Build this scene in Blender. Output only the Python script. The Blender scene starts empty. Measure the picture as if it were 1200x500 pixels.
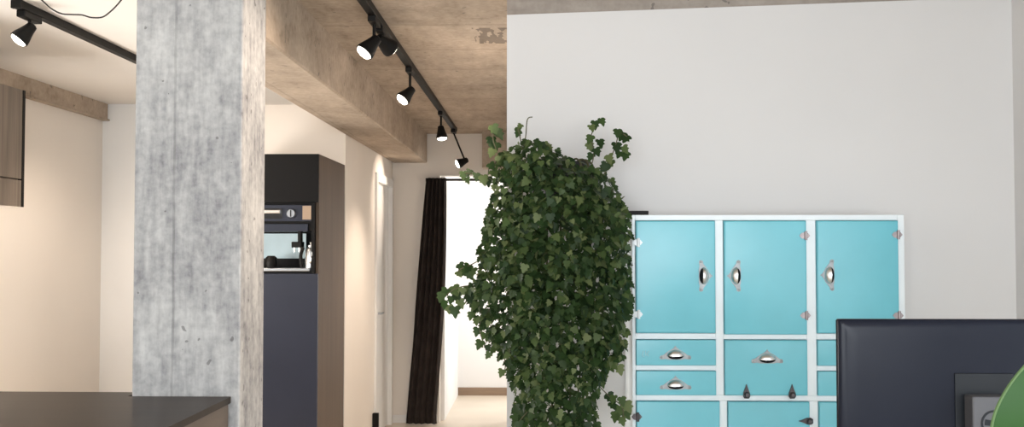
import bpy, bmesh, math, random
from mathutils import Vector, Matrix, Euler, noise

random.seed(7)
SC = bpy.context.scene
COL = SC.collection
PI = math.pi
R90 = PI / 2

# ------------------------------------------------------------------ camera
EYE = Vector((0, 0, 1.6))
F = 1200.0
YAW, PITCH = math.atan(30 / F), math.atan(40 / F)
cam = bpy.data.cameras.new('camera')
cam.sensor_width = 36.0
cam.lens = 36.0 * F / 1200.0
cam.clip_start = 0.05
cam_o = bpy.data.objects.new('camera', cam)
COL.objects.link(cam_o)
cam_o.location = EYE
cam_o.rotation_euler = Euler((PI / 2 + PITCH, 0, YAW), 'XYZ')
SC.camera = cam_o
CAM_R = cam_o.rotation_euler.to_matrix()


def P(px, py, Y):
    """the point of the place that lies at depth Y on the sight line of a photo pixel"""
    d = CAM_R @ Vector(((px - 600) / F, -(py - 250) / F, -1))
    return EYE + d * (Y / d.y)


# ------------------------------------------------------------------ light and exposure
SC.view_settings.view_transform = 'Standard'
SC.view_settings.look = 'None'
SC.view_settings.gamma = 1.0
SC.view_settings.use_curve_mapping = False
SC.view_settings.exposure = 0.0

world = bpy.data.worlds.new('sky')
SC.world = world
world.use_nodes = True
wn = world.node_tree.nodes
wn['Background'].inputs[0].default_value = (0.80, 0.90, 1.0, 1)
wn['Background'].inputs[1].default_value = 1.5

DAY = (0.91, 0.96, 1.0)
WARM = (1.0, 0.82, 0.66)


def area(name, loc, target, sx, sy, power, color):
    l = bpy.data.lights.new(name, 'AREA')
    l.shape = 'RECTANGLE'
    l.size, l.size_y = sx, sy
    l.energy = power
    l.color = color
    o = bpy.data.objects.new(name, l)
    COL.objects.link(o)
    o.location = loc
    o.rotation_euler = (Vector(target) - Vector(loc)).to_track_quat('-Z', 'Y').to_euler()
    return o


# daylight entering by the big window behind the camera, by the side window, and by the window of the room beyond the doorway
area('window_daylight', (0.3, -2.56, 1.72), (0.3, 4, 1.72), 3.9, 1.6, 244, DAY)
area('side_window_daylight', (2.26, 0.6, 1.6), (-2, 1.6, 1.3), 2.2, 1.7, 30, DAY)
area('back_room_daylight', (0.62, 10.4, 1.5), (-1, 10.4, 1.3), 1.2, 1.6, 36, (1.0, 0.95, 0.88))

area('added_kitchen_daylight', (-3.16, 4.6, 1.335), (-1.4, 4.9, 1.9), 1.55, 0.72, 84, (1.0, 0.95, 0.89))  # unseen source, added to brighten the kitchen ceiling and walls

# ------------------------------------------------------------------ materials


class N:
    def __init__(self, name):
        self.m = bpy.data.materials.new(name)
        self.m.use_nodes = True
        self.t = self.m.node_tree
        self.b = self.t.nodes['Principled BSDF']

    def n(self, kind, **kw):
        x = self.t.nodes.new(kind)
        for k, v in kw.items():
            if k.startswith('i_'):
                key = k[2:]
                x.inputs[int(key) if key.isdigit() else key].default_value = v
            else:
                setattr(x, k, v)
        return x

    def l(self, a, b):
        self.t.links.new(a, b)

    def coords(self, scale=(1, 1, 1), what='Object', loc=(0, 0, 0)):
        tc = self.n('ShaderNodeTexCoord')
        mp = self.n('ShaderNodeMapping')
        mp.inputs['Scale'].default_value = scale
        mp.inputs['Location'].default_value = loc
        self.l(tc.outputs[what], mp.inputs[0])
        return mp.outputs[0]

    def noise(self, vec, scale=5, detail=4, rough=0.55):
        x = self.n('ShaderNodeTexNoise')
        x.inputs['Scale'].default_value = scale
        x.inputs['Detail'].default_value = detail
        x.inputs['Roughness'].default_value = rough
        self.l(vec, x.inputs['Vector'])
        return x.outputs['Fac']

    def ramp(self, fac, stops):
        x = self.n('ShaderNodeValToRGB')
        e = x.color_ramp.elements
        while len(e) < len(stops):
            e.new(0.5)
        for el, (p, c) in zip(e, stops):
            el.position = p
            el.color = (*c, 1) if len(c) == 3 else c
        self.l(fac, x.inputs[0])
        return x.outputs[0]

    def math(self, op, a, b=None):
        x = self.n('ShaderNodeMath', operation=op)
        for i, v in enumerate((a, b)):
            if v is None:
                continue
            if isinstance(v, (int, float)):
                x.inputs[i].default_value = v
            else:
                self.l(v, x.inputs[i])
        return x.outputs[0]

    def mix(self, fac, a, b, mode='MIX'):
        x = self.n('ShaderNodeMix', data_type='RGBA', blend_type=mode)
        for i, v in ((0, fac), (6, a), (7, b)):
            if isinstance(v, (int, float)):
                x.inputs[i].default_value = v
            elif isinstance(v, tuple):
                x.inputs[i].default_value = (*v, 1)
            else:
                self.l(v, x.inputs[i])
        return x.outputs[2]

    def bump(self, h, strength=0.2, dist=0.01):
        x = self.n('ShaderNodeBump')
        x.inputs['Strength'].default_value = strength
        x.inputs['Distance'].default_value = dist
        self.l(h, x.inputs['Height'])
        self.l(x.outputs[0], self.b.inputs['Normal'])

    def set(self, **kw):
        for k, v in kw.items():
            self.b.inputs[k.replace('_', ' ')].default_value = v
        return self


def paint(name, c, rough=0.5, var=0.06, scale=6, metallic=0.0, bump=0.0, spec=0.5):
    k = N(name)
    v = k.coords()
    f = k.noise(v, scale, 3)
    lo = tuple(x * (1 - var) for x in c)
    hi = tuple(min(1, x * (1 + var)) for x in c)
    k.l(k.ramp(f, [(0.3, lo), (0.7, hi)]), k.b.inputs['Base Color'])
    k.set(Roughness=rough, Metallic=metallic, Specular_IOR_Level=spec)
    if bump:
        k.bump(k.noise(v, 60, 3), bump, 0.002)
    return k.m


def concrete(name, stops, streak, boards, axis, line=0.8, bump=0.35, mark=None):
    """board-marked concrete: blotches, streaks along the boards, thin joints between them"""
    k = N(name)
    v = k.coords()
    blot = k.noise(v, 2.4, 6, 0.62)
    st = k.noise(k.coords(streak), 1.0, 5, 0.6)
    fine = k.noise(v, 34, 3, 0.6)
    f = k.math('ADD', k.math('MULTIPLY', blot, 0.40), k.math('ADD', k.math('MULTIPLY', st, 0.34), k.math('MULTIPLY', fine, 0.26)))
    col = k.ramp(f, stops)
    sep = k.n('ShaderNodeSeparateXYZ')
    k.l(k.coords(), sep.inputs[0])
    wob = k.math('MULTIPLY', k.noise(v, 3, 2), 0.06)
    fr = k.math('FRACT', k.math('ADD', k.math('DIVIDE', sep.outputs[axis], boards), wob))
    lm = k.math('LESS_THAN', fr, 0.035)
    lm = k.math('MULTIPLY', lm, k.noise(v, 5, 2))
    col = k.mix(lm, col, k.mix(1.0, col, (line, line, line), 'MULTIPLY'))
    # air pockets
    pits = k.math('GREATER_THAN', k.noise(v, 26, 1, 0.4), 0.735)
    col = k.mix(k.math('MULTIPLY', pits, 0.55), col, (0.10, 0.095, 0.09))
    if mark:
        x0, x1, y0, y1 = mark
        inx = k.math('MULTIPLY', k.math('GREATER_THAN', sep.outputs[0], x0), k.math('LESS_THAN', sep.outputs[0], x1))
        iny = k.math('MULTIPLY', k.math('GREATER_THAN', sep.outputs[1], y0), k.math('LESS_THAN', sep.outputs[1], y1))
        nz = k.math('GREATER_THAN', k.noise(k.coords((26, 7, 1)), 1.0, 2, 0.5), 0.47)
        col = k.mix(k.math('MULTIPLY', k.math('MULTIPLY', inx, iny), k.math('MULTIPLY', nz, 0.55)), col, (0.035, 0.03, 0.028))
    k.l(col, k.b.inputs['Base Color'])
    k.set(Roughness=0.85, Specular_IOR_Level=0.25)
    k.bump(f, bump, 0.012)
    return k.m


def wood(name, dark, light, grain, rough=0.4, spec=0.5):
    k = N(name)
    f = k.noise(k.coords(grain), 1.0, 5, 0.6)
    g = k.noise(k.coords(tuple(x * 5 for x in grain)), 1.0, 3, 0.6)
    f2 = k.math('ADD', k.math('MULTIPLY', f, 0.7), k.math('MULTIPLY', g, 0.3))
    k.l(k.ramp(f2, [(0.32, dark), (0.68, light)]), k.b.inputs['Base Color'])
    k.set(Roughness=rough, Specular_IOR_Level=spec)
    k.bump(f2, 0.12, 0.002)
    return k.m


M = {}
M['wall_white'] = paint('white_wall_paint', (0.775, 0.765, 0.758), 0.75, 0.02, 1.2, bump=0.06, spec=0.2)
M['wall_cream'] = paint('kitchen_wall_paint', (0.80, 0.755, 0.70), 0.7, 0.02, 1.2, bump=0.05, spec=0.25)
M['ceil_white'] = paint('white_ceiling_paint', (0.80, 0.77, 0.73), 0.8, 0.02, 1.5, spec=0.2)
M['trim_white'] = paint('white_gloss_trim', (0.80, 0.80, 0.79), 0.4, 0.02, 3)
M['column'] = concrete('grey_board_concrete', [(0.33, (0.14, 0.14, 0.155)), (0.44, (0.35, 0.35, 0.358)), (0.56, (0.54, 0.54, 0.535)), (0.69, (0.72, 0.715, 0.70))], (30, 30, 5), 0.25, 0, 0.6, 0.5)
cstops = [(0.32, (0.19, 0.148, 0.112)), (0.44, (0.365, 0.297, 0.23)), (0.56, (0.46, 0.378, 0.30)), (0.70, (0.60, 0.50, 0.40))]
M['beam'] = concrete('brown_grey_beam_concrete', cstops, (9, 4, 9), 0.32, 0, 0.7, 0.4)
pm0, pm1 = P(558, 46, 4.9), P(594, 34, 5.1)
M['ceil'] = concrete('brown_grey_ceiling_concrete', cstops, (13, 4, 8), 0.6, 1, 0.68, 0.35, mark=(-0.315, -0.135, 4.86, 5.24))
M['strip'] = concrete('grey_brown_strip_concrete', [(0.3, (0.24, 0.205, 0.178)), (0.5, (0.37, 0.325, 0.285)), (0.75, (0.52, 0.465, 0.415))], (2, 14, 14), 0.3, 2, 0.7, 0.3)
M['floor'] = paint('pale_beige_floor', (0.66, 0.58, 0.48), 0.35, 0.06, 2.0)
M['black'] = paint('matt_black_metal', (0.009, 0.0085, 0.008), 0.5, 0.15, 20, spec=0.15)
M['black_soft'] = paint('black_cable_rubber', (0.03, 0.028, 0.027), 0.6, 0.1, 20)
M['black_gloss'] = paint('black_lacquer', (0.006, 0.0055, 0.0055), 0.5, 0.1, 8, spec=0.15)
M['blue_black'] = paint('blue_black_panel', (0.028, 0.032, 0.048), 0.25, 0.06, 3, spec=0.3)
M['teal'] = paint('teal_gloss_paint', (0.16, 0.545, 0.645), 0.28, 0.05, 3.5)
M['frame'] = paint('white_cabinet_paint', (0.83, 0.89, 0.92), 0.35, 0.03, 5)
M['chrome'] = paint('polished_chrome', (0.88, 0.88, 0.88), 0.3, 0.02, 10, metallic=1.0)
M['plate'] = paint('dull_nickel', (0.30, 0.32, 0.33), 0.45, 0.1, 40, metallic=0.6)
M['dark_lip'] = paint('dark_handle_lip', (0.008, 0.008, 0.01), 0.7, 0.1, 40, spec=0.08)
M['steel'] = paint('brushed_steel', (0.45, 0.47, 0.50), 0.3, 0.08, 30, metallic=1.0)
M['dark_bronze'] = paint('tarnished_bronze', (0.085, 0.075, 0.08), 0.4, 0.2, 40, metallic=0.7)
M['hinge_pink'] = paint('tarnished_hinge_metal', (0.36, 0.31, 0.315), 0.4, 0.15, 60, metallic=0.5)
M['counter'] = wood('dark_stained_counter', (0.022, 0.017, 0.0135), (0.034, 0.0255, 0.02), (1.2, 12, 12), 0.3, 0.05)
M['counter_side'] = wood('brown_stained_panel', (0.085, 0.065, 0.050), (0.135, 0.105, 0.082), (10, 1.2, 10), 0.5, 0.4)
M['unit_wood'] = wood('brown_veneer', (0.080, 0.057, 0.040), (0.125, 0.090, 0.064), (12, 12, 0.8), 0.5, 0.3)
M['wallcab_wood'] = wood('grey_brown_veneer', (0.09, 0.07, 0.055), (0.32, 0.265, 0.215), (9, 9, 0.35), 0.5, 0.3)
M['tan'] = paint('tan_wood_reflection', (0.36, 0.26, 0.18), 0.4, 0.05, 5)
M['pale_blue'] = paint('pale_blue_reflection_colour', (0.48, 0.60, 0.64), 0.15, 0.08, 6)  # bright bluish reflection put into the base colour
M['curtain'] = paint('dark_brown_curtain_cloth', (0.040, 0.032, 0.029), 0.9, 0.2, 8, spec=0.1)
M['brown_skirting'] = wood('brown_skirting', (0.20, 0.13, 0.085), (0.30, 0.21, 0.14), (1, 8, 8), 0.5)
M['monitor'] = paint('dark_monitor_plastic', (0.010, 0.012, 0.020), 0.24, 0.05, 5, spec=0.13)
M['monitor_dark'] = paint('black_monitor_plastic', (0.009, 0.011, 0.014), 0.35, 0.05, 5, spec=0.22)
M['stand_grey'] = paint('grey_stand_plastic', (0.085, 0.085, 0.092), 0.5, 0.04, 8, spec=0.25)
M['screen'] = paint('dark_glass_screen', (0.01, 0.01, 0.012), 0.1, 0.05, 3)
M['desk'] = wood('pale_desk_top', (0.42, 0.32, 0.22), (0.55, 0.43, 0.31), (1.5, 14, 14), 0.45)
M['pot_black'] = paint('black_pot_glaze', (0.02, 0.02, 0.021), 0.4, 0.1, 9)
M['pot_white'] = paint('white_pot_glaze', (0.7, 0.69, 0.67), 0.3, 0.03, 9)
M['soil'] = paint('potting_soil', (0.05, 0.035, 0.025), 0.95, 0.4, 60)
M['stem'] = paint('green_brown_stem', (0.09, 0.085, 0.04), 0.7, 0.25, 20)
M['scratch'] = paint('worn_paint', (0.42, 0.66, 0.72), 0.5, 0.05, 30)


def leaf_mat(name, stops, trans=0.25, rough=0.5, island=True, spec=0.22):
    k = N(name)
    if island:
        g = k.n('ShaderNodeNewGeometry').outputs['Random Per Island']
    else:
        g = k.noise(k.coords(), 7, 3)
    k.l(k.ramp(g, stops), k.b.inputs['Base Color'])
    k.set(Roughness=rough, Specular_IOR_Level=spec, Subsurface_Weight=0.0)
    if trans:
        tr = k.n('ShaderNodeBsdfTranslucent')
        tr.inputs[0].default_value = (0.10, 0.20, 0.05, 1)
        mx = k.n('ShaderNodeMixShader')
        mx.inputs[0].default_value = trans
        k.l(k.b.outputs[0], mx.inputs[1])
        k.l(tr.outputs[0], mx.inputs[2])
        k.l(mx.outputs[0], k.t.nodes['Material Output'].inputs[0])
    return k.m


M['ivy'] = leaf_mat('ivy_leaf', [(0.0, (0.012, 0.028, 0.009)), (0.5, (0.030, 0.060, 0.018)), (0.85, (0.082, 0.118, 0.040)), (1.0, (0.15, 0.18, 0.075))], 0.16)
M['rubber_leaf'] = leaf_mat('broad_glossy_leaf', [(0.3, (0.014, 0.058, 0.007)), (0.7, (0.021, 0.076, 0.015))], 0.08, 0.45, island=False)
M['leaf_rim'] = leaf_mat('pale_leaf_margin', [(0.3, (0.10, 0.17, 0.065)), (0.7, (0.13, 0.21, 0.09))], 0.2, 0.4, island=False)


def glow(name, c, s):
    k = N(name)
    k.set(Base_Color=(*c, 1), Emission_Color=(*c, 1), Emission_Strength=s)
    return k.m


M['lamp_glow'] = glow('lit_lamp_lens', (1.0, 0.93, 0.80), 6.0)

# ------------------------------------------------------------------ mesh helpers


def box(bm, x0, x1, y0, y1, z0, z1, bevel=0.0, seg=2):
    r = bmesh.ops.create_cube(bm, size=1.0)
    vs = r['verts']
    for v in vs:
        v.co = Vector((x0 + (v.co.x + 0.5) * (x1 - x0), y0 + (v.co.y + 0.5) * (y1 - y0), z0 + (v.co.z + 0.5) * (z1 - z0)))
    if bevel:
        es = list({e for v in vs for e in v.link_edges})
        bmesh.ops.bevel(bm, geom=es, offset=bevel, segments=seg, affect='EDGES', profile=0.5)


def rings(bm, rs, cap0=True, cap1=True):
    """loft closed rings of points"""
    vr = [[bm.verts.new(p) for p in r] for r in rs]
    n = len(vr[0])
    for a, b in zip(vr, vr[1:]):
        for i in range(n):
            bm.faces.new((a[i], a[(i + 1) % n], b[(i + 1) % n], b[i]))
    if cap0:
        bm.faces.new(list(reversed(vr[0])))
    if cap1:
        bm.faces.new(vr[-1])


def lathe(bm, prof, axis=Vector((0, 0, 1)), origin=Vector((0, 0, 0)), n=28, cap0=True, cap1=True):
    q = Vector((0, 0, 1)).rotation_difference(axis.normalized())
    rs = []
    for r, h in prof:
        rs.append([origin + q @ Vector((r * math.cos(2 * PI * i / n), r * math.sin(2 * PI * i / n), h)) for i in range(n)])
    rings(bm, rs, cap0, cap1)


def tube(bm, pts, r, n=10):
    pts = [Vector(p) for p in pts]
    rs = []
    up = None
    for i, p in enumerate(pts):
        t = (pts[min(i + 1, len(pts) - 1)] - pts[max(i - 1, 0)]).normalized()
        if up is None:
            up = t.orthogonal().normalized()
        up = (up - t * up.dot(t)).normalized()
        s = t.cross(up)
        rr = r[i] if isinstance(r, (list, tuple)) else r
        rs.append([p + (up * math.cos(2 * PI * k / n) + s * math.sin(2 * PI * k / n)) * rr for k in range(n)])
    rings(bm, rs)


def smooth_path(pts, k=6):
    pts = [Vector(p) for p in pts]
    out = []
    for i in range(len(pts) - 1):
        p0, p1, p2, p3 = pts[max(i - 1, 0)], pts[i], pts[i + 1], pts[min(i + 2, len(pts) - 1)]
        for j in range(k):
            t = j / k
            out.append(0.5 * ((2 * p1) + (p2 - p0) * t + (2 * p0 - 5 * p1 + 4 * p2 - p3) * t * t + (3 * p1 - p0 - 3 * p2 + p3) * t ** 3))
    out.append(pts[-1])
    return out


def prism(bm, poly, y0, y1):
    """polygon in XZ pushed from y0 to y1"""
    a = [bm.verts.new((x, y0, z)) for x, z in poly]
    b = [bm.verts.new((x, y1, z)) for x, z in poly]
    n = len(poly)
    bm.faces.new(a)
    bm.faces.new(list(reversed(b)))
    for i in range(n):
        bm.faces.new((a[i], b[i], b[(i + 1) % n], a[(i + 1) % n]))


def obj(name, bm, mat, parent=None, smooth=False, label=None, loc=None):
    bmesh.ops.recalc_face_normals(bm, faces=bm.faces)
    me = bpy.data.meshes.new(name)
    bm.to_mesh(me)
    bm.free()
    if smooth:
        for p in me.polygons:
            p.use_smooth = True
        try:
            me.set_sharp_from_angle(angle=math.radians(40))
        except Exception:
            pass
    o = bpy.data.objects.new(name, me)
    COL.objects.link(o)
    me.materials.append(M[mat] if isinstance(mat, str) else mat)
    if parent:
        o.parent = parent
    if label:
        o['label'] = label
    if loc is not None:
        o.location = loc
    return o


def B(*boxes, bevel=0.0):
    bm = bmesh.new()
    for b in boxes:
        box(bm, *b, bevel=bevel)
    return bm


def thing(name, label, cat, loc=(0, 0, 0), rz=0.0, group=None):
    o = bpy.data.objects.new(name, None)
    o.empty_display_size = 0.1
    COL.objects.link(o)
    o.location = loc
    o.rotation_euler = (0, 0, rz)
    o['label'] = label
    o['category'] = cat
    if group:
        o['group'] = group
    return o


def tag(o, label, cat, group=None):
    o['label'] = label
    o['category'] = cat
    if group:
        o['group'] = group
    return o


def struct(name, bm, mat, label=None, cat=None, parent=None):
    o = obj(name, bm, mat, parent)
    o['kind'] = 'structure'
    if label:
        o['label'] = label
    if cat:
        o['category'] = cat
    return o


# ------------------------------------------------------------------ the setting
CZ = 2.65           # concrete ceiling
KZ = 2.60           # white kitchen ceiling
XL = -3.03          # kitchen left wall
XR = 1.965          # right wall
YB = -2.5           # wall behind the camera
YW = 4.28           # white partition with the cabinet
XW = -0.128         # left end of the partition
YK = 7.10           # kitchen back wall
XS = -1.34          # corridor side wall
YF = 9.41           # wall with the curtained doorway
YE = 11.16          # end wall of the room beyond

struct('floor', B((XL - 0.1, XR + 0.1, YB - 0.1, YF + 2.0, -0.1, 0)), 'floor', 'pale beige smooth floor', 'floor')
struct('ceiling', B((XS, XR + 0.12, YB - 0.12, YF + 0.12, CZ, CZ + 0.12)), 'ceil', 'brown grey board-marked concrete ceiling above the track lights', 'ceiling')
struct('ceiling_kitchen', B((XL - 0.12, XS, YB - 0.12, YK + 0.12, KZ, CZ + 0.12)), 'ceil_white', 'white painted kitchen ceiling left of the column', 'ceiling')
struct('wall_left', B((XL - 0.12, XL, YB - 0.12, 3.8, 0, KZ), (XL - 0.12, XL, 5.4, YK + 0.12, 0, KZ), (XL - 0.12, XL, 3.8, 5.4, 0, 0.95), (XL - 0.12, XL, 3.8, 5.4, 1.72, KZ)), 'wall_cream', 'warm white kitchen wall at far left', 'wall')
struct('wall_kitchen', B((XL, XS - 0.12, YK, YK + 0.12, 0, KZ)), 'wall_cream', 'warm white wall behind the tall dark unit', 'wall')
# corridor side wall with the white door
struct('wall_side', B((XS - 0.12, XS, YK, 8.42, 0, CZ), (XS - 0.12, XS, 8.42, 9.34, 2.2, CZ), (XS - 0.12, XS, 9.34, YF + 0.12, 0, CZ)), 'wall_cream', 'warm white corridor wall with the white door', 'wall')
# far wall with the doorway
DX0, DX1, DZ = -0.9, -0.24, 2.262
struct('wall_far', B((XS, DX0, YF, YF + 0.12, 0, CZ), (DX1, XW + 0.12, YF, YF + 0.12, 0, CZ), (DX0, DX1, YF, YF + 0.12, DZ, CZ)), 'wall_cream', 'warm white end wall with the curtained doorway', 'wall')
# partition with the concrete band above its sloping paint edge
pa, pb, pc = P(594, 17.5, YW - 0.015), P(800, 10, YW - 0.015), P(1050, 1, YW - 0.015)
bm = bmesh.new()
slope_end = pc.z + (pc.z - pb.z) / (pc.x - pb.x) * (XR - pc.x)
prism(bm, [(XW, 0), (XR, 0), (XR, min(CZ, slope_end)), (pc.x, pc.z), (pb.x, pb.z), (XW, pa.z)], YW - 0.015, YW)
struct('wall_back', bm, 'wall_white', 'plain white wall behind the turquoise cabinet', 'wall')
struct('trim_1', B((XW, XR, YW, YW + 0.14, 0, CZ)), 'strip', 'grey brown concrete band above the white wall', 'trim')
struct('wall_corridor', B((XW, XW + 0.12, YW + 0.14, YF, 0, CZ)), 'wall_white', 'white corridor wall behind the partition', 'wall')
struct('trim_2', B((-0.5, XW, YF - 0.22, YF, DZ + 0.06, CZ)), 'ceil', 'concrete downstand over the doorway', 'trim')
# right wall with a window, wall behind the camera with a big window
struct('wall_right', B((XR, XR + 0.12, YB, -0.6, 0, CZ), (XR, XR + 0.12, 1.8, YF, 0, CZ), (XR, XR + 0.12, -0.6, 1.8, 0, 0.7), (XR, XR + 0.12, -0.6, 1.8, 2.5, CZ)), 'wall_white', 'white wall at the right edge', 'wall')
struct('wall_rear', B((XL, -1.75, YB - 0.12, YB, 0, CZ), (1.9, XR, YB - 0.12, YB, 0, CZ), (-1.75, 1.9, YB - 0.12, YB, 0, 0.9), (-1.75, 1.9, YB - 0.12, YB, 2.5, CZ)), 'wall_white', 'white wall with the big window', 'wall')


def window(name, a0, a1, z0, z1, fixed, axis, n):
    bm = bmesh.new()
    w = 0.05
    bars = [(a0, a0 + w, z0, z1), (a1 - w, a1, z0, z1), (a0, a1, z0, z0 + w), (a0, a1, z1 - w, z1)]
    for i in range(1, n):
        c = a0 + (a1 - a0) * i / n
        bars.append((c - 0.03, c + 0.03, z0, z1))
    for p, q, r, s in bars:
        if axis == 'x':
            box(bm, p, q, fixed, fixed + 0.05, r, s)
        else:
            box(bm, fixed, fixed + 0.05, p, q, r, s)
    return struct(name, bm, 'trim_white', 'white window frame', 'window')


window('window_1', -1.75, 1.9, 0.9, 2.5, YB - 0.08, 'x', 4)
window('window_2', -0.6, 1.8, 0.7, 2.5, XR + 0.05, 'y', 2)

window('added_kitchen_window', 3.8, 5.4, 0.95, 1.72, XL - 0.10, 'y', 2)  # unseen window, added to go with the extra kitchen daylight

# column and beam
CX0, CX1, CY0, CY1 = -1.394, -1.02, 3.50, 3.80
BZ = 2.383
struct('column', B((CX0, CX1, CY0, CY1, 0, CZ), bevel=0.006), 'column', 'thick board-marked grey concrete column', 'column')
bm = bmesh.new()
prism(bm, [(XS, CZ), (XS, BZ + 0.008), (XS + 0.02, BZ), (CX1 - 0.008, BZ), (CX1, BZ + 0.008), (CX1, CZ)], CY1, YF)
struct('beam', bm, 'beam', 'brown grey concrete beam running from column to end wall', 'beam')
# band along the kitchen wall
struct('trim_3', B((XL, XL + 0.035, YB, YK, 2.49, KZ), (XL, XL + 0.05, YB, YK, 2.482, 2.492)), 'beam', 'brown grey band below the kitchen ceiling', 'trim')
ka, kb = P(114, 300, YK), P(175, 300, YK)
struct('trim_4', B((ka.x, kb.x, YK - 0.06, YK, 0, KZ)), 'trim_white', 'white boxed pier in the kitchen corner', 'trim')
struct('baseboard_side', B((XS, XS + 0.012, YK, 8.34, 0, 0.07)), 'trim_white', 'white skirting', 'baseboard')
struct('baseboard_far', B((XS, DX0 - 0.02, YF - 0.012, YF, 0, 0.07)), 'trim_white', 'white skirting', 'baseboard')
# side door
d = struct('door_1', B((XS - 0.06, XS - 0.02, 8.47, 9.29, 0.01, 2.15), bevel=0.003), 'trim_white', 'narrow white door in the corridor wall', 'door')
struct('door_frame', B((XS - 0.05, XS + 0.018, 8.40, 8.47, 0, 2.15), (XS - 0.05, XS + 0.018, 9.29, 9.36, 0, 2.15), (XS - 0.05, XS + 0.018, 8.40, 9.36, 2.15, 2.22)), 'trim_white', parent=d)
bm = bmesh.new()
tube(bm, [(XS - 0.02, 8.55, 1.05), (XS + 0.035, 8.55, 1.05), (XS + 0.035, 8.66, 1.05)], 0.009)
struct('door_handle', bm, 'steel', parent=d)

# the room beyond the doorway
EX0 = -0.865
struct('floor_beyond', B((-1.1, 0.8, YF + 2.0, YE + 0.2, -0.1, 0)), 'floor', 'pale beige floor beyond the doorway', 'floor')
struct('wall_end', B((EX0 - 0.1, 0.72, YE, YE + 0.12, 0, 2.6)), 'wall_white', 'bright white end wall seen through the doorway', 'wall')
struct('wall_end_left', B((EX0 - 0.12, EX0, YF + 0.12, YE, 0, 2.6)), 'wall_white', 'bright white wall beside the doorway', 'wall')
struct('wall_end_right', B((0.6, 0.72, YF + 0.12, 9.7, 0, 2.6), (0.6, 0.72, 11.05, YE, 0, 2.6), (0.6, 0.72, 9.7, 11.05, 0, 0.7), (0.6, 0.72, 9.7, 11.05, 2.3, 2.6)), 'wall_white', 'white wall of the room beyond', 'wall')
struct('wall_end_near', B((XW + 0.12, 0.72, YF, YF + 0.12, 0, 2.6)), 'wall_white', 'white wall of the room beyond', 'wall')
struct('ceiling_beyond', B((EX0 - 0.12, 0.72, YF + 0.12, YE + 0.12, 2.6, 2.7)), 'ceil_white', 'white ceiling beyond the doorway', 'ceiling')
struct('baseboard_end', B((EX0, 0.6, YE - 0.018, YE, 0, 0.085)), 'brown_skirting', 'brown wooden skirting seen through the doorway', 'baseboard')

# ------------------------------------------------------------------ bar counter
ctz = 1.6 - 174.0 / 343.0
t = thing('bar_counter', 'dark stained bar counter against the concrete column', 'counter', (-2.0, 3.0, 0))
def loc_box(o, x0, x1, y0, y1, z0, z1):
    l = o.location
    return (x0 - l.x, x1 - l.x, y0 - l.y, y1 - l.y, z0 - l.z, z1 - l.z)
CXR = -1.046
bm = bmesh.new()
poly = [(-2.95, 2.30), (CXR, 2.30), (CXR, 3.485), (-1.402, 3.485), (-1.402, 3.585), (-2.95, 3.60)]
rings(bm, [[Vector((x, y, z)) - t.location for x, y in poly] for z in (ctz - 0.022, ctz)])
obj('counter_top', bm, 'counter', t, label='glossy dark brown counter top')
obj('side_panel', B(loc_box(t, CXR - 0.035, CXR - 0.004, 2.33, 3.47, 0, ctz - 0.022)), 'counter_side', t, label='brown end panel')
obj('front_panel', B(loc_box(t, -2.92, CXR - 0.035, 3.42, 3.46, 0.08, ctz - 0.022)), 'counter_side', t)
obj('side_panel', B(loc_box(t, -2.93, -2.90, 2.33, 3.42, 0, ctz - 0.022)), 'counter_side', t)
obj('shelf', B(loc_box(t, -2.90, CXR - 0.035, 2.36, 3.42, 0.5, 0.53)), 'counter_side', t)
obj('plinth', B(loc_box(t, -2.90, CXR - 0.04, 2.45, 3.41, 0, 0.08)), 'black', t)

# ------------------------------------------------------------------ wall cabinet at far left
wf, wt = -2.68, 1.6 + 186.5 / 227.6
wb = 1.6 + 48 / 227.6
t = thing('wall_cabinet', 'grey-brown wooden wall cabinet hanging on the kitchen wall', 'cabinet', (XL, 4.9, wb))
obj('body', B(loc_box(t, XL + 0.002, wf - 0.02, 4.2, 5.255, wb, wt)), 'wallcab_wood', t)
for y0, y1 in ((4.2, 4.72), (4.725, 5.245)):
    dd = obj('door', B(loc_box(t, wf - 0.02, wf, y0, y1, wb + 0.145, wt), bevel=0.002), 'wallcab_wood', t)
obj('bottom_rail', B(loc_box(t, wf - 0.022, wf, 4.2, 5.245, wb, wb + 0.138), bevel=0.002), 'wallcab_wood', t)
obj('edge_shadow_strip', B(loc_box(t, wf - 0.022, wf + 0.002, 5.247, 5.27, wb, wt)), 'black', t, label='dark strip for the shadow at the door edge')  # black strip painting the shadow line along the door's edge

# ------------------------------------------------------------------ tall kitchen unit with built-in coffee machine
UX1, UX0, UY0, UY1 = -1.343, -1.965, 6.26, 7.09
UZ = 2.175
za, zb = 1.876, 1.444
t = thing('tall_cabinet', 'tall dark kitchen unit against the wall with brown side', 'cabinet', ((UX0 + UX1) / 2, 6.7, 0))
obj('side_panel', B(loc_box(t, UX1 - 0.02, UX1, UY0, UY1, 0, UZ), bevel=0.001), 'unit_wood', t, label='brown veneer side')
obj('side_panel', B(loc_box(t, UX0, UX0 + 0.02, UY0, UY1, 0, UZ)), 'unit_wood', t)
obj('carcass', B(loc_box(t, UX0 + 0.02, UX1 - 0.02, UY0 + 0.45, UY1, 0, UZ), loc_box(t, UX0 + 0.02, UX1 - 0.02, UY0 + 0.02, UY0 + 0.45, UZ - 0.02, UZ), loc_box(t, UX0 + 0.02, UX1 - 0.02, UY0 + 0.02, UY0 + 0.45, zb - 0.03, zb - 0.004), loc_box(t, UX0 + 0.02, UX1 - 0.02, UY0 + 0.02, UY0 + 0.45, za + 0.004, za + 0.02)), 'black', t)
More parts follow.
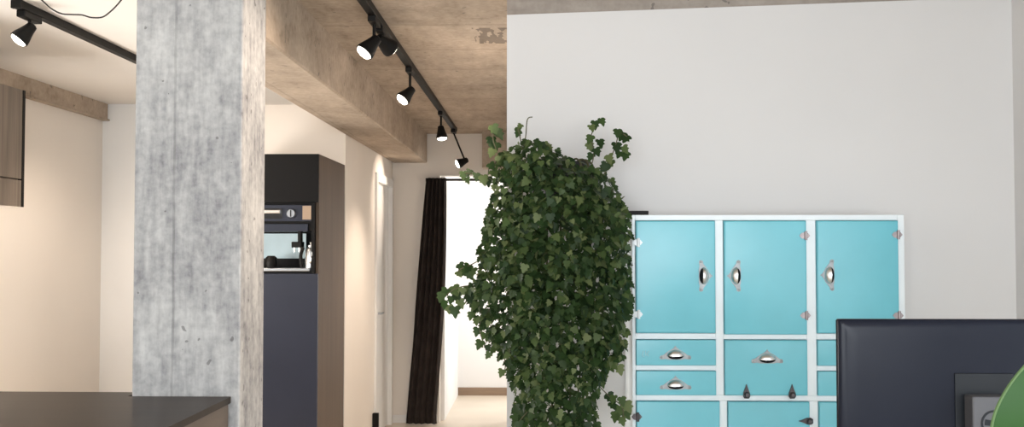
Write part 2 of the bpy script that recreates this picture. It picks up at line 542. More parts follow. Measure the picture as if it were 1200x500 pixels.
obj('upper_door', B(loc_box(t, UX0 + 0.001, UX1 - 0.001, UY0 - 0.02, UY0, za + 0.002, UZ), bevel=0.0015), 'black_gloss', t, label='black upper door')
obj('lower_door', B(loc_box(t, UX0 + 0.001, UX1 - 0.001, UY0 - 0.02, UY0, 0.1, zb - 0.003), bevel=0.0015), 'blue_black', t, label='blue-black lower door')
obj('plinth', B(loc_box(t, UX0 + 0.02, UX1 - 0.02, UY0 + 0.03, UY0 + 0.45, 0, 0.1)), 'black', t)

mx0, mx1 = UX0 + 0.022, UX1 - 0.022
t = thing('coffee_machine', 'built-in coffee machine in the tall dark kitchen unit', 'coffee machine', ((mx0 + mx1) / 2, UY0, zb))
zt = za
def up(px):   # x of a photo column on the machine's front
    return P(px, 280, UY0 - 0.03).x
def uz(py):
    return P(340, py, UY0 - 0.03).z
obj('housing', B(loc_box(t, mx0, mx0 + 0.02, UY0, UY0 + 0.40, zb, zt), loc_box(t, mx1 - 0.02, mx1, UY0 - 0.02, UY0 + 0.40, zb, zt),
                 loc_box(t, mx0 + 0.02, mx1 - 0.02, UY0 + 0.2, UY0 + 0.40, zb, zt), loc_box(t, mx0 + 0.02, mx1 - 0.02, UY0, UY0 + 0.2, uz(270), zt),
                 loc_box(t, mx0 + 0.02, mx1 - 0.02, UY0, UY0 + 0.2, zb, zb + 0.012)), 'black_gloss', t)
cp = obj('control_panel', B(loc_box(t, mx0, mx1 - 0.0205, UY0 - 0.02, UY0, uz(259), uz(240)), bevel=0.002), 'blue_black', t)
cp2 = obj('display', B(loc_box(t, mx0 + 0.05, up(330), UY0 - 0.024, UY0 - 0.019, uz(256), uz(244))), 'screen', t)
bm = bmesh.new()
lathe(bm, [(0.03, 0), (0.03, 0.012), (0.024, 0.022), (0.0, 0.022)][:3], Vector((0, -1, 0)), Vector((up(341), UY0 - 0.02, uz(250))) - t.location, 24)
obj('dial', bm, 'steel', t, True, label='round control dial')
bm = bmesh.new()
box(bm, *loc_box(t, up(341) - 0.003, up(341) + 0.003, UY0 - 0.046, UY0 - 0.041, uz(254), uz(246)))
obj('dial_pointer', bm, 'black', t)
obj('reflection_panel', B(loc_box(t, up(354), mx1 - 0.022, UY0 - 0.024, UY0 - 0.019, uz(257), uz(241))), 'tan', t, label='tan square for the reflection of wood')  # wood's reflection on the control strip, painted as a brown patch
bm = bmesh.new()
tube(bm, [Vector((up(308), UY0 - 0.035, uz(248))) - t.location, Vector((up(328), UY0 - 0.035, uz(248))) - t.location], 0.012, 12)
obj('handle_bar', bm, 'chrome', t, True, label='chrome bar handle')
obj('canopy', B(loc_box(t, mx0, up(360), UY0 - 0.015, UY0 + 0.19, uz(271), uz(262)), bevel=0.004), 'blue_black', t)
obj('back_panel', B(loc_box(t, mx0 + 0.03, up(350), UY0 + 0.17, UY0 + 0.19, uz(303), uz(273))), 'pale_blue', t, label='back panel with a pale blue reflection in its colour')
bm = bmesh.new()
box(bm, *loc_box(t, up(340), up(352), UY0 - 0.0, UY0 + 0.08, uz(290), uz(283)), bevel=0.004)
box(bm, *loc_box(t, up(347), up(351), UY0 + 0.01, UY0 + 0.06, uz(286), uz(266)), bevel=0.003)
obj('spout', bm, 'black', t)
bm = bmesh.new()
for px in (343, 349):
    lathe(bm, [(0.008, 0), (0.006, -0.03)], Vector((0, 0, 1)), Vector((up(px), UY0 + 0.02, uz(289.5))) - t.location, 12)
obj('nozzle', bm, 'chrome', t, True)
bm = bmesh.new()
lathe(bm, [(0.02, 0), (0.033, 0.004), (0.038, 0.03), (0.036, 0.06), (0.022, 0.075)], Vector((0, 0, 1)), Vector((up(314), UY0 + 0.05, uz(314))) - t.location, 20)
obj('cup_holder', bm, 'black', t, True, label='round black cup holder')
bm = bmesh.new()
lathe(bm, [(0.028, 0), (0.030, 0.01), (0.030, 0.12), (0.026, 0.135), (0.012, 0.145), (0.012, 0.16)], Vector((0, 0, 1)), Vector((up(360), UY0 + 0.045, zb + 0.012)) - t.location, 20)
obj('milk_container', bm, 'chrome', t, True, label='chrome milk container')
bm = bmesh.new()
a = Vector((up(354), UY0 + 0.0, uz(290))) - t.location
tube(bm, smooth_path([a, a + Vector((-0.012, -0.01, -0.05)), a + Vector((-0.005, -0.01, -0.12))], 5), 0.011, 10)
obj('steam_pipe', bm, 'black', t, True)
bm = bmesh.new()
a = Vector((up(363), UY0 + 0.0, uz(284))) - t.location
tube(bm, smooth_path([a, a + Vector((0.012, -0.012, -0.04)), a + Vector((0.009, -0.012, -0.10)), a + Vector((-0.004, 0, -0.125))], 5), 0.007, 10)
obj('container_handle', bm, 'chrome', t, True)
obj('drip_tray', B(loc_box(t, mx0 + 0.03, mx1 - 0.03, UY0 - 0.012, UY0 + 0.16, zb + 0.012, zb + 0.03), bevel=0.003), 'steel', t)

# ------------------------------------------------------------------ turquoise cabinet
YC = 3.93
def cx(px):
    return P(px, 300, YC).x
def cz(py):
    return P(900, py, YC).z
t = thing('kitchen_cabinet', 'white-framed turquoise vintage cabinet against the white wall', 'cabinet', ((cx(742) + cx(1060)) / 2, YC, 0))
TL = t.location.copy()
def cb(px0, px1, py0, py1, y0, y1):
    return (cx(px0) - TL.x, cx(px1) - TL.x, y0 - YC, y1 - YC, cz(py1), cz(py0))
X0, X1 = 740.5, 1060
zbot = 0.0
yfloor = 290 + 1.6 * 305.3
bm = bmesh.new()
yb = YW - 0.02
def fb(px0, px1, py0, py1, y0=YC, y1=None):
    box(bm, *cb(px0, px1, py0, py1, y0, y1 if y1 else YC + 0.022), bevel=0.002)
fb(X0, 744.5, 251.5, 777, YC, yb)           # sides
fb(1052, X1, 251.5, 777, YC, yb)
fb(744.5, 1052, 251.5, 258, YC, yb)         # top
for q0, q1 in ((744.5, 838), (847.5, 944.5), (956, 1052)):
    fb(q0, q1, 390.5, 397.5)                # rails
fb(744.5, 1052, 463, 469.5)
fb(744.5, 838, 428, 434)
fb(956, 1052, 428, 434)
fb(838, 847.5, 258, 463)                    # stiles
fb(944.5, 956, 258, 463)
fb(842, 851, 469.5, 720, YC - 0.0)
fb(946.5, 957, 469.5, 720, YC - 0.0)
fb(744.5, 1052, 720, 777)
box(bm, *cb(744.5, 1052, 258, 777, yb - 0.015, yb))
fr = obj('frame', bm, 'frame', t)
fr['label'] = 'white painted cabinet frame'


def cup_pull():
    """cup pull in XZ, open side down, front towards -Y: dull peaked backplate (slot 1), chrome hood (slot 0), dark lip under it (slot 2)"""
    bm = bmesh.new()
    half = [(0.0, 0.040), (0.004, 0.034), (0.012, 0.027), (0.024, 0.021), (0.036, 0.012), (0.047, 0.004), (0.056, 0.003), (0.060, -0.004), (0.058, -0.011), (0.050, -0.012), (0.038, -0.010), (0.024, -0.013)]
    poly = half + [(-x, z) for x, z in reversed(half[1:])]
    prism(bm, poly, -0.003, 0.0)
    for sx in (-0.053, 0.053):
        lathe(bm, [(0.0045, 0.003), (0.004, 0.005), (0.002, 0.006)], Vector((0, -1, 0)), Vector((sx, 0, -0.005)), 12)
    for f in bm.faces:
        f.material_index = 1
    n, m = 22, 8
    a, b, c, z0 = 0.033, 0.024, 0.019, 0.001
    before = set(bm.faces)
    shells = []
    for th in (0.0, 0.0028):
        grid = [[bm.verts.new(((a - th) * math.cos(PI * i / n), -0.003 - (c - th) * math.sin(PI * i / n) * math.sin(R90 * j / m), z0 + (b - th) * math.sin(PI * i / n) * math.cos(R90 * j / m))) for j in range(m + 1)] for i in range(n + 1)]
        shells.append(grid)
        for i in range(n):
            for j in range(m):
                bm.faces.new((grid[i][j], grid[i + 1][j], grid[i + 1][j + 1], grid[i][j + 1]))
    for i in range(n):
        bm.faces.new((shells[0][i][m], shells[0][i + 1][m], shells[1][i + 1][m], shells[1][i][m]))
    mid = set(bm.faces)
    # a dark rounded lip hanging below the hood
    rs = []
    for k, (q, d) in enumerate(((1.0, 0.003), (1.0, 0.012), (0.9, 0.015), (0.6, 0.0165))):
        rs.append([(0.029 * q * math.cos(t_), -d, z0 + 0.001 + (0.0125 * q * math.sin(t_) if math.sin(t_) < 0 else 0.0)) for t_ in [2 * PI * i / 28 for i in range(28)]])
    rings(bm, rs)
    for f in bm.faces:
        if f not in mid:
            f.material_index = 2
    bmesh.ops.remove_doubles(bm, verts=bm.verts, dist=1e-5)
    return bm


def peg(kind):
    """small pointed latch or hinge: round boss with a tapering tongue"""
    bm = bmesh.new()
    if kind == 'catch':
        poly = [(0.0, 0.040), (0.006, 0.022), (0.012, 0.008), (0.013, -0.006), (0.008, -0.014), (-0.008, -0.014), (-0.013, -0.006), (-0.012, 0.008), (-0.006, 0.022)]
        prism(bm, poly, -0.008, 0.0)
        lathe(bm, [(0.011, 0.008), (0.012, 0.014), (0.007, 0.020)], Vector((0, -1, 0)), Vector((0, 0, 0)), 16)
    else:
        prism(bm, [(-0.020, 0.0), (-0.012, 0.010), (0.0, 0.013), (0.012, 0.010), (0.020, 0.0), (0.012, -0.010), (0.0, -0.013), (-0.012, -0.010)], -0.003, 0.0)
        lathe(bm, [(0.0055, -0.017), (0.0055, 0.017)], Vector((0, 0, 1)), Vector((0.004, -0.005, 0)), 12)
    return bm


proto = {}
def put(kind, parent, px, py, mat, y=-0.014, roll=0.0, name=None, label=None):
    key = (kind, mat)
    if key not in proto:
        o = obj(name or kind, cup_pull() if kind == 'handle' else peg(kind), mat, parent, True)
        proto[key] = o.data
        if kind == 'handle':
            o.data.materials.append(M['plate'])
            o.data.materials.append(M['dark_lip'])
    else:
        o = bpy.data.objects.new(name or kind, proto[key])
        COL.objects.link(o)
        o.parent = parent
    o.name = name or kind
    pl = parent.location
    o.location = (cx(px) - TL.x - pl.x, y - pl.y, cz(py) - pl.z)
    o.rotation_euler = (0, roll, 0)
    if label:
        o['label'] = label
    return o


def panel(name, px0, px1, py0, py1, label=None, bev=0.006, th=0.014):
    w, h = cx(px1) - cx(px0), cz(py0) - cz(py1)
    bm = bmesh.new()
    box(bm, -w / 2, w / 2, -th, 0.016, -h / 2, h / 2, bevel=0.0)
    front = [e for e in bm.edges if all(v.co.y < 0 for v in e.verts)]
    bmesh.ops.bevel(bm, geom=front, offset=bev, segments=3, affect='EDGES', profile=0.6)
    o = obj(name, bm, 'teal', t, True)
    o.location = ((cx(px0) + cx(px1)) / 2 - TL.x, 0, (cz(py0) + cz(py1)) / 2)
    if label:
        o['label'] = label
    return o


d1 = panel('door', 744.9, 837.6, 258.5, 390, 'upper turquoise door beside the ivy')
put('handle', d1, 822, 323, 'chrome', roll=R90)
for py in (284, 368):
    put('hinge', d1, 746.5, py, 'frame')
d2 = panel('door', 847.9, 944.1, 258.5, 391.5, 'middle upper turquoise door')
put('handle', d2, 863, 323, 'chrome', roll=-R90)
for py in (276, 369):
    put('hinge', d2, 942, py, 'hinge_pink')
d3 = panel('door', 956.4, 1051.6, 258.5, 390, 'upper turquoise door above the monitor')
put('handle', d3, 972, 322, 'chrome', roll=-R90)
for py in (275, 369):
    put('hinge', d3, 1050, py, 'hinge_pink')
for px0, px1 in ((744.9, 837.6), (956.4, 1051.6)):
    for py0, py1, hy in ((398, 427.6, 417), (434.4, 462.6, 452)):
        dr = panel('drawer', px0, px1, py0, py1, bev=0.003)
        put('handle', dr, (px0 + px1) / 2 - 1, hy, 'chrome')
        if px0 < 800 and py0 < 400:
            bm = bmesh.new()
            base = Vector((cx(753) - TL.x - dr.location.x, -0.0146, cz(414) - dr.location.z))
            for pts in ([(0, 0.010), (-0.004, -0.008), (0.004, -0.012)], [(0.008, 0.011), (0.010, -0.008)], [(0.022, 0.010), (0.013, 0.0), (0.020, -0.010)]):
                tube(bm, [base + Vector((x, 0, z)) for x, z in pts], 0.0012, 6)
            obj('paint_scratch', bm, 'scratch', dr, label='faint pale scratched mark')
fl = panel('drop_front', 847.9, 944.1, 398, 462.6, 'turquoise drop-down flap')
put('handle', fl, 897, 421, 'chrome')
for px in (872.5, 925.5):
    put('catch', fl, px, 461.5, 'dark_bronze', y=-0.014)
l1 = panel('door', 744.9, 841.6, 470, 719)
put('hinge', l1, 745, 488, 'dark_bronze')
l2 = panel('door', 851.4, 946.1, 470, 719)
put('catch', l2, 945, 492, 'dark_bronze', roll=-R90)
l3 = panel('door', 957.4, 1051.6, 470, 719)
put('hinge', l3, 1050, 488, 'dark_bronze')

# ------------------------------------------------------------------ wall shelf and the ivy on it
SZ = P(760, 248, 3.98).z
sx0, sx1 = P(585, 248, 3.98).x, P(760, 248, 3.98).x
t = thing('wall_shelf', 'thin black wall shelf carrying the trailing ivy', 'shelf', ((sx0 + sx1) / 2, YW - 0.015, SZ))
obj('board', B(loc_box(t, sx0, sx1, 3.98, YW - 0.016, SZ - 0.012, SZ + 0.004), bevel=0.001), 'black', t)
for x in (sx0 + 0.1, sx0 + 0.36):
    obj('bracket', B(loc_box(t, x - 0.012, x + 0.012, YW - 0.022, YW - 0.016, SZ - 0.19, SZ - 0.010), loc_box(t, x - 0.012, x + 0.012, 4.04, YW - 0.022, SZ - 0.016, SZ - 0.010)), 'black', t)

IVX, IVY, IVZ = 0.088, 4.10, SZ + 0.004
ivy = thing('ivy_plant', 'big bushy green ivy trailing beside the turquoise cabinet', 'plant', (IVX, IVY, IVZ))
bm = bmesh.new()
lathe(bm, [(0.085, 0), (0.09, 0.004), (0.115, 0.175), (0.125, 0.178), (0.125, 0.196), (0.113, 0.196), (0.108, 0.165)], n=36, cap1=False)
obj('pot', bm, 'pot_black', ivy, True, label='black pot hidden among the leaves')
bm = bmesh.new()
lathe(bm, [(0.1085, 0.160), (0.1085, 0.168), (0.03, 0.176)], n=24)
obj('soil', bm, 'soil', ivy, True)

# outline of the leaf mass, photo rows: (y, x from, x to)
SPAN = [(163, 604, 636), (172, 590, 655), (182, 580, 664), (192, 578, 700), (204, 574, 718), (220, 574, 727), (235, 572, 736), (250, 566, 740), (265, 562, 742), (280, 560, 742),
        (300, 558, 742), (318, 552, 742), (332, 545, 742), (345, 540, 742), (360, 548, 742), (375, 556, 741), (390, 566, 740), (405, 574, 738), (420, 586, 730), (435, 594, 716),
        (450, 598, 708), (465, 599, 704), (480, 598, 705), (500, 600, 706), (530, 606, 700), (570, 616, 690), (610, 630, 676)]
def span(y):
    for (y0, a0, b0), (y1, a1, b1) in zip(SPAN, SPAN[1:]):
        if y0 <= y <= y1:
            k = (y - y0) / (y1 - y0)
            return a0 + (a1 - a0) * k, b0 + (b1 - b0) * k


LEAF = [(0.0, 0.0), (0.16, -0.10), (0.40, -0.02), (0.52, 0.20), (0.34, 0.34), (0.44, 0.56), (0.24, 0.62), (0.14, 0.84), (0.0, 1.0)]
verts, faces = [], []
def add_leaf(p, size, face, droop):
    """one lobed leaf: p its foot, face the way its upper side looks, droop the way its tip points"""
    z = face.normalized()
    y = (droop - z * droop.dot(z)).normalized()
    x = y.cross(z)
    base = len(verts)
    cup = random.uniform(0.05, 0.28)
    curl = random.uniform(0.0, 0.35)
    def pt(a, b):
        h = cup * abs(a) - curl * b * b * 0.5
        return p + (x * a + y * b + z * h) * size
    mid = [0.0, 0.3, 0.62, 1.0]
    L = [pt(a, b) for a, b in LEAF]
    R = [pt(-a, b) for a, b in LEAF[1:-1]]
    C = [pt(0, 0.25), pt(0, 0.60)]
    verts.extend(L + R + C)
    nL = len(LEAF)
    l = lambda i: base + i
    r = lambda i: base + (i if i in (0, nL - 1) else nL + i - 1)
    c0, c1 = base + nL + nL - 2, base + nL + nL - 1
    for s in (l, r):
        for f in ((s(0), s(1), s(2), c0), (c0, s(2), s(3), s(4)), (c0, s(4), c1), (c1, s(4), s(5), s(6)), (c1, s(6), s(7), s(8))):
            faces.append(tuple(v for v in (f if s is l else reversed(f))))


def rnd(a, b):
    return random.uniform(a, b)


vines = []
def sprig(points, Y, sizes):
    pts = [P(px, py, Y + dy) for px, py, dy in points]
    vines.append(pts)
    return pts


made = 0
while made < 5200:
    y = rnd(160, 600)
    s = span(y)
    if not s:
        continue
    x = rnd(540, 745)
    if not (s[0] + 5 <= x <= s[1] - 5):
        continue
    k = (x - s[0]) / (s[1] - s[0]) * 2 - 1
    thick = math.sqrt(max(0.0, 1 - k * k * 0.9))
    if y > 420 and random.random() > 0.75:
        continue
    shell = random.random() ** 0.55
    Yd = 4.10 - 0.06 - 0.36 * thick * shell * (0.45 + 0.55 * min(1, (y - 150) / 80))
    if Yd > 3.84 and x > 700 and y > 250:
        Yd = rnd(3.70, 3.89)
    Yd += 0.11 * noise.noise(Vector((x / 26.0, y / 26.0, 3.1))) * thick + rnd(-0.03, 0.03)
    p = P(x, y, Yd)
    face = Vector((k * 0.5 + rnd(-0.8, 0.8), -0.7 + rnd(-0.6, 0.7), 0.6 + rnd(-0.7, 0.6)))
    droop = Vector((rnd(-0.8, 0.8) + k * 0.3, rnd(-0.5, 0.1), -1.0))
    add_leaf(p, rnd(0.021, 0.038), face, droop)
    made += 1

# shoots that leave the mass, as (points, leaf places along them)
SHOOTS = [
    ([(588, 200, 0), (583, 180, 0), (578, 165, 0), (577, 150, 0)], [(577, 152), (581, 158), (576, 166), (582, 172), (578, 180), (586, 188)], 0.058),
    ([(615, 185, 0), (611, 168, 0), (607, 150, 0)], [(606, 152), (611, 149), (608, 156)], 0.036),
    ([(612, 185, 0), (616, 160, 0), (618, 140, 0), (624, 137, 0)], [], 0.03),
    ([(690, 205, 0), (696, 180, 0), (693, 158, 0), (702, 142, 0)], [(704, 143), (697, 146), (692, 151), (693, 163), (702, 168), (690, 172), (698, 178), (694, 184)], 0.046),
    ([(705, 212, 0), (716, 185, 0), (722, 168, 0), (726, 156, 0), (735, 160, 0)], [(724, 156), (731, 160), (735, 163), (722, 172), (730, 176), (734, 183), (727, 182), (713, 186), (711, 196), (717, 192)], 0.05),
    ([(585, 215, 0), (565, 205, 0), (545, 203, 0)], [(543, 205), (551, 203), (547, 212), (558, 207), (566, 210)], 0.045),
    ([(582, 190, 0), (574, 195, 0), (572, 205, 0)], [(574, 196), (577, 204), (572, 212)], 0.05),
    ([(570, 300, 0), (552, 310, 0), (540, 315, 0), (535, 322, 0)], [(538, 313), (544, 316), (536, 322), (550, 314), (548, 322), (555, 318)], 0.045),
    ([(565, 335, -0.05), (545, 335, -0.05), (530, 340, -0.05), (519, 350, -0.05)], [(518, 348), (524, 343), (520, 357), (531, 340), (535, 348), (529, 352), (542, 342), (538, 356), (548, 350), (526, 362), (533, 364)], 0.052),
    ([(575, 360, -0.08), (562, 380, -0.08), (566, 400, -0.08), (572, 415, -0.08)], [(559, 376), (566, 382), (560, 388), (568, 394), (564, 403), (571, 408), (574, 417), (580, 412), (553, 370)], 0.043),
    ([(585, 400, -0.05), (592, 425, -0.05), (590, 440, -0.05)], [(588, 420), (594, 428), (589, 437), (597, 442)], 0.045),
    ([(725, 390, -0.15), (728, 410, -0.15), (722, 430, -0.15)], [(729, 405), (722, 412), (730, 420), (718, 424), (725, 432), (712, 430)], 0.045),
    ([(700, 450, -0.12), (715, 465, -0.12), (728, 475, -0.12), (731, 490, -0.12)], [(712, 466), (720, 468), (728, 470), (733, 476), (726, 480), (732, 486), (722, 488), (728, 493), (716, 476)], 0.05),
    ([(620, 480, -0.1), (605, 500, -0.1), (600, 530, -0.1)], [(604, 480), (601, 490), (608, 498), (600, 505)], 0.045),
]
for pts, leaves, size in SHOOTS:
    Y0 = 3.92
    vines.append(smooth_path([P(a, b, Y0 + c) for a, b, c in pts], 4))
    for lx, ly in leaves:
        p = P(lx, ly, Y0 + pts[-1][2] + rnd(-0.02, 0.02))
        add_leaf(p + Vector((0, 0, size * 0.3)), size * rnd(0.65, 0.95), Vector((rnd(-0.5, 0.5), -1 + rnd(-0.2, 0.4), rnd(0.0, 0.7))), Vector((rnd(-0.7, 0.7), -0.2, -1)))
me = bpy.data.meshes.new('foliage')
me.from_pydata([v - ivy.location for v in verts], [], faces)
me.update()
for p_ in me.polygons:
    p_.use_smooth = True
fo = bpy.data.objects.new('foliage', me)
COL.objects.link(fo)
me.materials.append(M['ivy'])
fo.parent = ivy
for pts in vines:
    bm = bmesh.new()
    tube(bm, [p - ivy.location for p in pts], 0.0022, 6)
    obj('shoot', bm, 'stem', ivy, True)
for k in range(9):
    a = -PI * (0.1 + 0.8 * k / 8)
    dx, dy = math.cos(a), math.sin(a)
    pts = [Vector((0.05 * dx, 0.05 * dy, 0.17)), Vector((0.11 * dx, 0.11 * dy, 0.205)), Vector((0.15 * dx, 0.16 * dy, 0.13)), Vector((0.17 * dx, 0.19 * dy, -0.2)), Vector((0.13 * dx, 0.18 * dy, -0.6)), Vector((0.06 * dx + 0.0, 0.14 * dy, -1.0))]
    bm = bmesh.new()
    tube(bm, smooth_path(pts, 5), 0.004, 6)
    obj('trailing_stem', bm, 'stem', ivy, True)

# ------------------------------------------------------------------ curtain on its rod
YQ = YF - 0.085
rz_ = P(560, 210.5, YQ).z
t = thing('curtain_rod', 'thin dark curtain rod across the bright doorway top', 'curtain rod', (-0.6, YQ, rz_))
bm = bmesh.new()
tube(bm, [(-0.42, 0, 0), (0.37, 0, 0)], 0.011, 12)
obj('rod', bm, 'black', t, True)
for x in (-0.41, 0.35):
    obj('bracket', B((x - 0.012, x + 0.012, -0.012, 0.084, -0.015, 0.015)), 'black', t)
ROWS = [(207, 500.5, 523.5), (250, 497, 523.5), (300, 493, 523), (350, 488.5, 521.5), (390, 486, 519), (420, 483, 517), (450, 480, 515), (475, 478, 512.5), (492, 476.5, 512), (496, 476.5, 513)]
bm = bmesh.new()
NC = 72
front = []
for y, a, b in ROWS:
    pa_, pb_ = P(a, y, YQ), P(b, y, YQ)
    row = []
    amp = 0.030 - 0.006 * (y - 207) / 290
    for i in range(NC + 1):
        u = i / NC
        ph = u * 2 * PI * 5.2 + 0.5 * math.sin(y / 60.0)
        row.append(bm.verts.new((pa_.x + (pb_.x - pa_.x) * (u + 0.018 * math.sin(2 * ph)), YQ - 0.055 + amp * math.sin(ph) + 0.008 * math.sin(ph * 0.37 + y / 90), max(0.012, pa_.z))))
    front.append(row)
for r0, r1 in zip(front, front[1:]):
    for i in range(NC):
        bm.faces.new((r0[i], r0[i + 1], r1[i + 1], r1[i]))
cu = obj('curtain', bm, 'curtain', None, True)
sol = cu.modifiers.new('cloth thickness', 'SOLIDIFY')
sol.thickness = 0.004
sub = cu.modifiers.new('soft folds', 'SUBSURF')
sub.levels = sub.render_levels = 1
tag(cu, 'dark brown floor-length curtain gathered at the doorway', 'curtain')

# little black block on the corridor wall
t = thing('low_black_block', 'small black block low beside the white door', 'door stop', (XS, 8.33, 0))
a, b = P(446.5, 478, 8.75), P(446.5, 496, 8.75)
obj('upper_block', B((0.0, 0.05, -0.02, 0.02, 0.085, 0.26), bevel=0.006), 'black', t)
obj('foot', B((0.012, 0.045, -0.02, 0.02, 0.0, 0.085), bevel=0.004), 'black', t)

# ------------------------------------------------------------------ ceiling tracks and spotlights
TX = -0.7246
TZ = 2.62
t = thing('lighting_track', 'black lighting track on the concrete ceiling', 'track light', (TX, 6.0, CZ))
obj('rail', B((-0.019, 0.019, -3.2, 2.90, -0.034, 0.0), bevel=0.003), 'black', t)
obj('end_cap', B((-0.021, 0.021, 2.895, 2.92, -0.036, 0.0), bevel=0.002), 'black', t)
KX = -2.1
KY0 = 4.06
t = thing('lighting_track', 'black lighting track on the white kitchen ceiling', 'track light', (KX, KY0, KZ))
obj('rail', B((-0.019, 0.019, 0, 2.1, -0.034, 0.0), bevel=0.003), 'black', t)
obj('end_cap', B((-0.021, 0.021, -0.02, 0.002, -0.036, 0.0), bevel=0.002), 'black', t)


def spotlight(x, y, zc, aim, label, group, lamp_w, drop=0.055, scale=1.0, spread=70, off=(0, 0), boxlen=0.15):
    """track spotlight: adapter on the rail, stem, swivel, flared head that looks along aim, lit lens"""
    t = thing('spotlight', label, 'spotlight', (x, y, zc - 0.034), 0, group)
    obj('adapter', B((-0.018, 0.018, -boxlen / 2, boxlen / 2, -0.028, -0.0005), bevel=0.004), 'black', t)
    a = Vector(aim).normalized()
    piv = Vector((off[0], off[1], -0.028 - drop))
    bm = bmesh.new()
    tube(bm, [(0, 0, -0.026), piv], 0.0075 * scale, 10)
    obj('stem', bm, 'black', t, True)
    bm = bmesh.new()
    s = scale
    lathe(bm, [(0.012 * s, -0.028 * s), (0.022 * s, -0.022 * s), (0.026 * s, 0.0), (0.031 * s, 0.02 * s), (0.039 * s, 0.045 * s), (0.043 * s, 0.062 * s), (0.043 * s, 0.070 * s), (0.038 * s, 0.070 * s), (0.035 * s, 0.062 * s)], a, piv, 28, cap1=False)
    obj('head', bm, 'black', t, True)
    bm = bmesh.new()
    lathe(bm, [(0.0355 * s, 0.060 * s), (0.037 * s, 0.069 * s), (0.032 * s, 0.079 * s), (0.016 * s, 0.085 * s)], a, piv, 24)
    obj('lens', bm, 'lamp_glow', t, True, label='glowing warm white lens')
    if lamp_w:
        l = bpy.data.lights.new('lamp_light', 'SPOT')
        l.energy = lamp_w
        l.color = WARM
        l.spot_size = math.radians(spread)
        l.spot_blend = 0.7
        l.shadow_soft_size = 0.03
        lo = bpy.data.objects.new('lamp_light', l)
        COL.objects.link(lo)
        lo.parent = t
        lo.location = piv + a * 0.10 * s
        lo.rotation_euler = a.to_track_quat('-Z', 'Y').to_euler()
    return t


GM = 'spotlights on the main track'
spotlight(TX, 4.50, CZ, (-0.62, -0.32, -0.80), 'nearest lit spotlight on the concrete ceiling track, aimed left', GM, 120, drop=0.075, spread=56)
spotlight(TX, 4.70, CZ, (0.50, 0.70, -0.35), 'black spotlight on the main track turned away, lens unseen', GM, 40, drop=0.03, spread=80)
spotlight(TX, 5.78, CZ, (-0.55, -0.35, -0.70), 'second lit spotlight on the concrete ceiling track', GM, 120, drop=0.10, spread=56)
spotlight(TX, 7.65, CZ, (0.12, -0.1, -0.95), 'small spotlight on the main track pointing down, above the curtain', GM, 86, drop=0.10, spread=125)
spotlight(TX, 8.80, CZ, (-0.9, -0.2, -0.42), 'farthest tiny spotlight hanging just right of the curtain top', GM, 30, drop=0.24, off=(0.10, 0))
# unseen lamp, added only to warm the column's side
spotlight(0.30, 3.58, CZ + 0.034, (-1.32, 0.07, -0.85), 'added unseen spotlight on the ceiling, aimed at the column', GM, 92, drop=0.02, spread=75)
GK = 'spotlights on the kitchen track'
spotlight(KX, 4.155, KZ, (-0.55, -0.30, -0.78), 'lit black spotlight at the near end of the kitchen track', GK, 28, drop=0.035, scale=0.9)
# two unseen lamps added behind the column to light the kitchen walls
spotlight(KX, 5.6, KZ, (-0.25, 0.2, -0.95), 'added unseen kitchen spotlight behind the column, aimed at the left wall', GK, 36, spread=130)
spotlight(KX, 6.0, KZ, (0.25, 0.75, -0.55), 'added unseen kitchen spotlight behind the column, aimed at the back wall', GK, 20, spread=130)

# ------------------------------------------------------------------ cable hanging from the kitchen ceiling
bm = bmesh.new()
cp_ = [(44, -12), (50, 1), (60, 10), (72, 16), (84, 17), (96, 17.5), (107, 20.5), (120, 20), (130, 13), (138, 5), (146, -12)]
pts = [P(a, b, 4.0) for a, b in cp_]
pts[0].z = pts[-1].z = KZ
tube(bm, smooth_path(pts, 5), 0.0032, 8)
tag(obj('cable', bm, 'black_soft', None, True), 'thin black cable sagging from the white kitchen ceiling', 'cable')

# ------------------------------------------------------------------ standing desk, monitor
DT = 1.02
t = thing('desk', 'pale standing desk carrying the monitor', 'desk', (1.15, 1.95, 0))
obj('desk_top', B((-0.62, 0.75, -0.35, 0.45, DT - 0.03, DT), bevel=0.004), 'desk', t)
for x in (-0.5, 0.62):
    obj('leg', B((x - 0.035, x + 0.035, 0.0, 0.08, 0.03, DT - 0.03), (x - 0.03, x + 0.03, -0.28, 0.38, 0, 0.03)), 'black', t)

YM = 1.90
ma, mb = P(983, 374, YM), P(1323, 377.5, YM)
mw = mb.x - ma.x
mz = ma.z
mh = mw * 0.60
mc = Vector(((ma.x + mb.x) / 2, YM, DT))
t = thing('monitor', 'dark computer monitor seen from behind before the turquoise cabinet', 'monitor', mc)
zt_ = mz - DT
def rrect(ins, y, r):
    x1, z0, z1 = mw / 2 - ins, zt_ - mh + ins, zt_ - ins
    pts = []
    for cx_, cz_, a0 in ((x1 - r, z1 - r, 0), (-x1 + r, z1 - r, 1), (-x1 + r, z0 + r, 2), (x1 - r, z0 + r, 3)):
        for k in range(5):
            a = (a0 + k / 4) * PI / 2
            pts.append(Vector((cx_ + r * math.cos(a), y, cz_ + r * math.sin(a))))
    return pts
bm = bmesh.new()
rings(bm, [rrect(0.0, 0.020, 0.004), rrect(0.0, 0.0085, 0.004), rrect(0.0008, 0.0065, 0.004), rrect(0.002, 0.0045, 0.005), rrect(0.006, 0.0022, 0.007), rrect(0.016, 0.0007, 0.010), rrect(0.035, 0.0, 0.015)])
obj('back_cover', bm, 'monitor', t, True)
obj('screen', B((-mw / 2 + 0.008, mw / 2 - 0.008, 0.020, 0.022, zt_ - mh + 0.015, zt_ - 0.008)), 'screen', t)
def mxx(px):
    return P(px, 450, YM).x - mc.x
def mzz(py):
    return P(1150, py, YM).z - DT
pl, pr, pz = mxx(1118.5), mxx(1187), mzz(437)
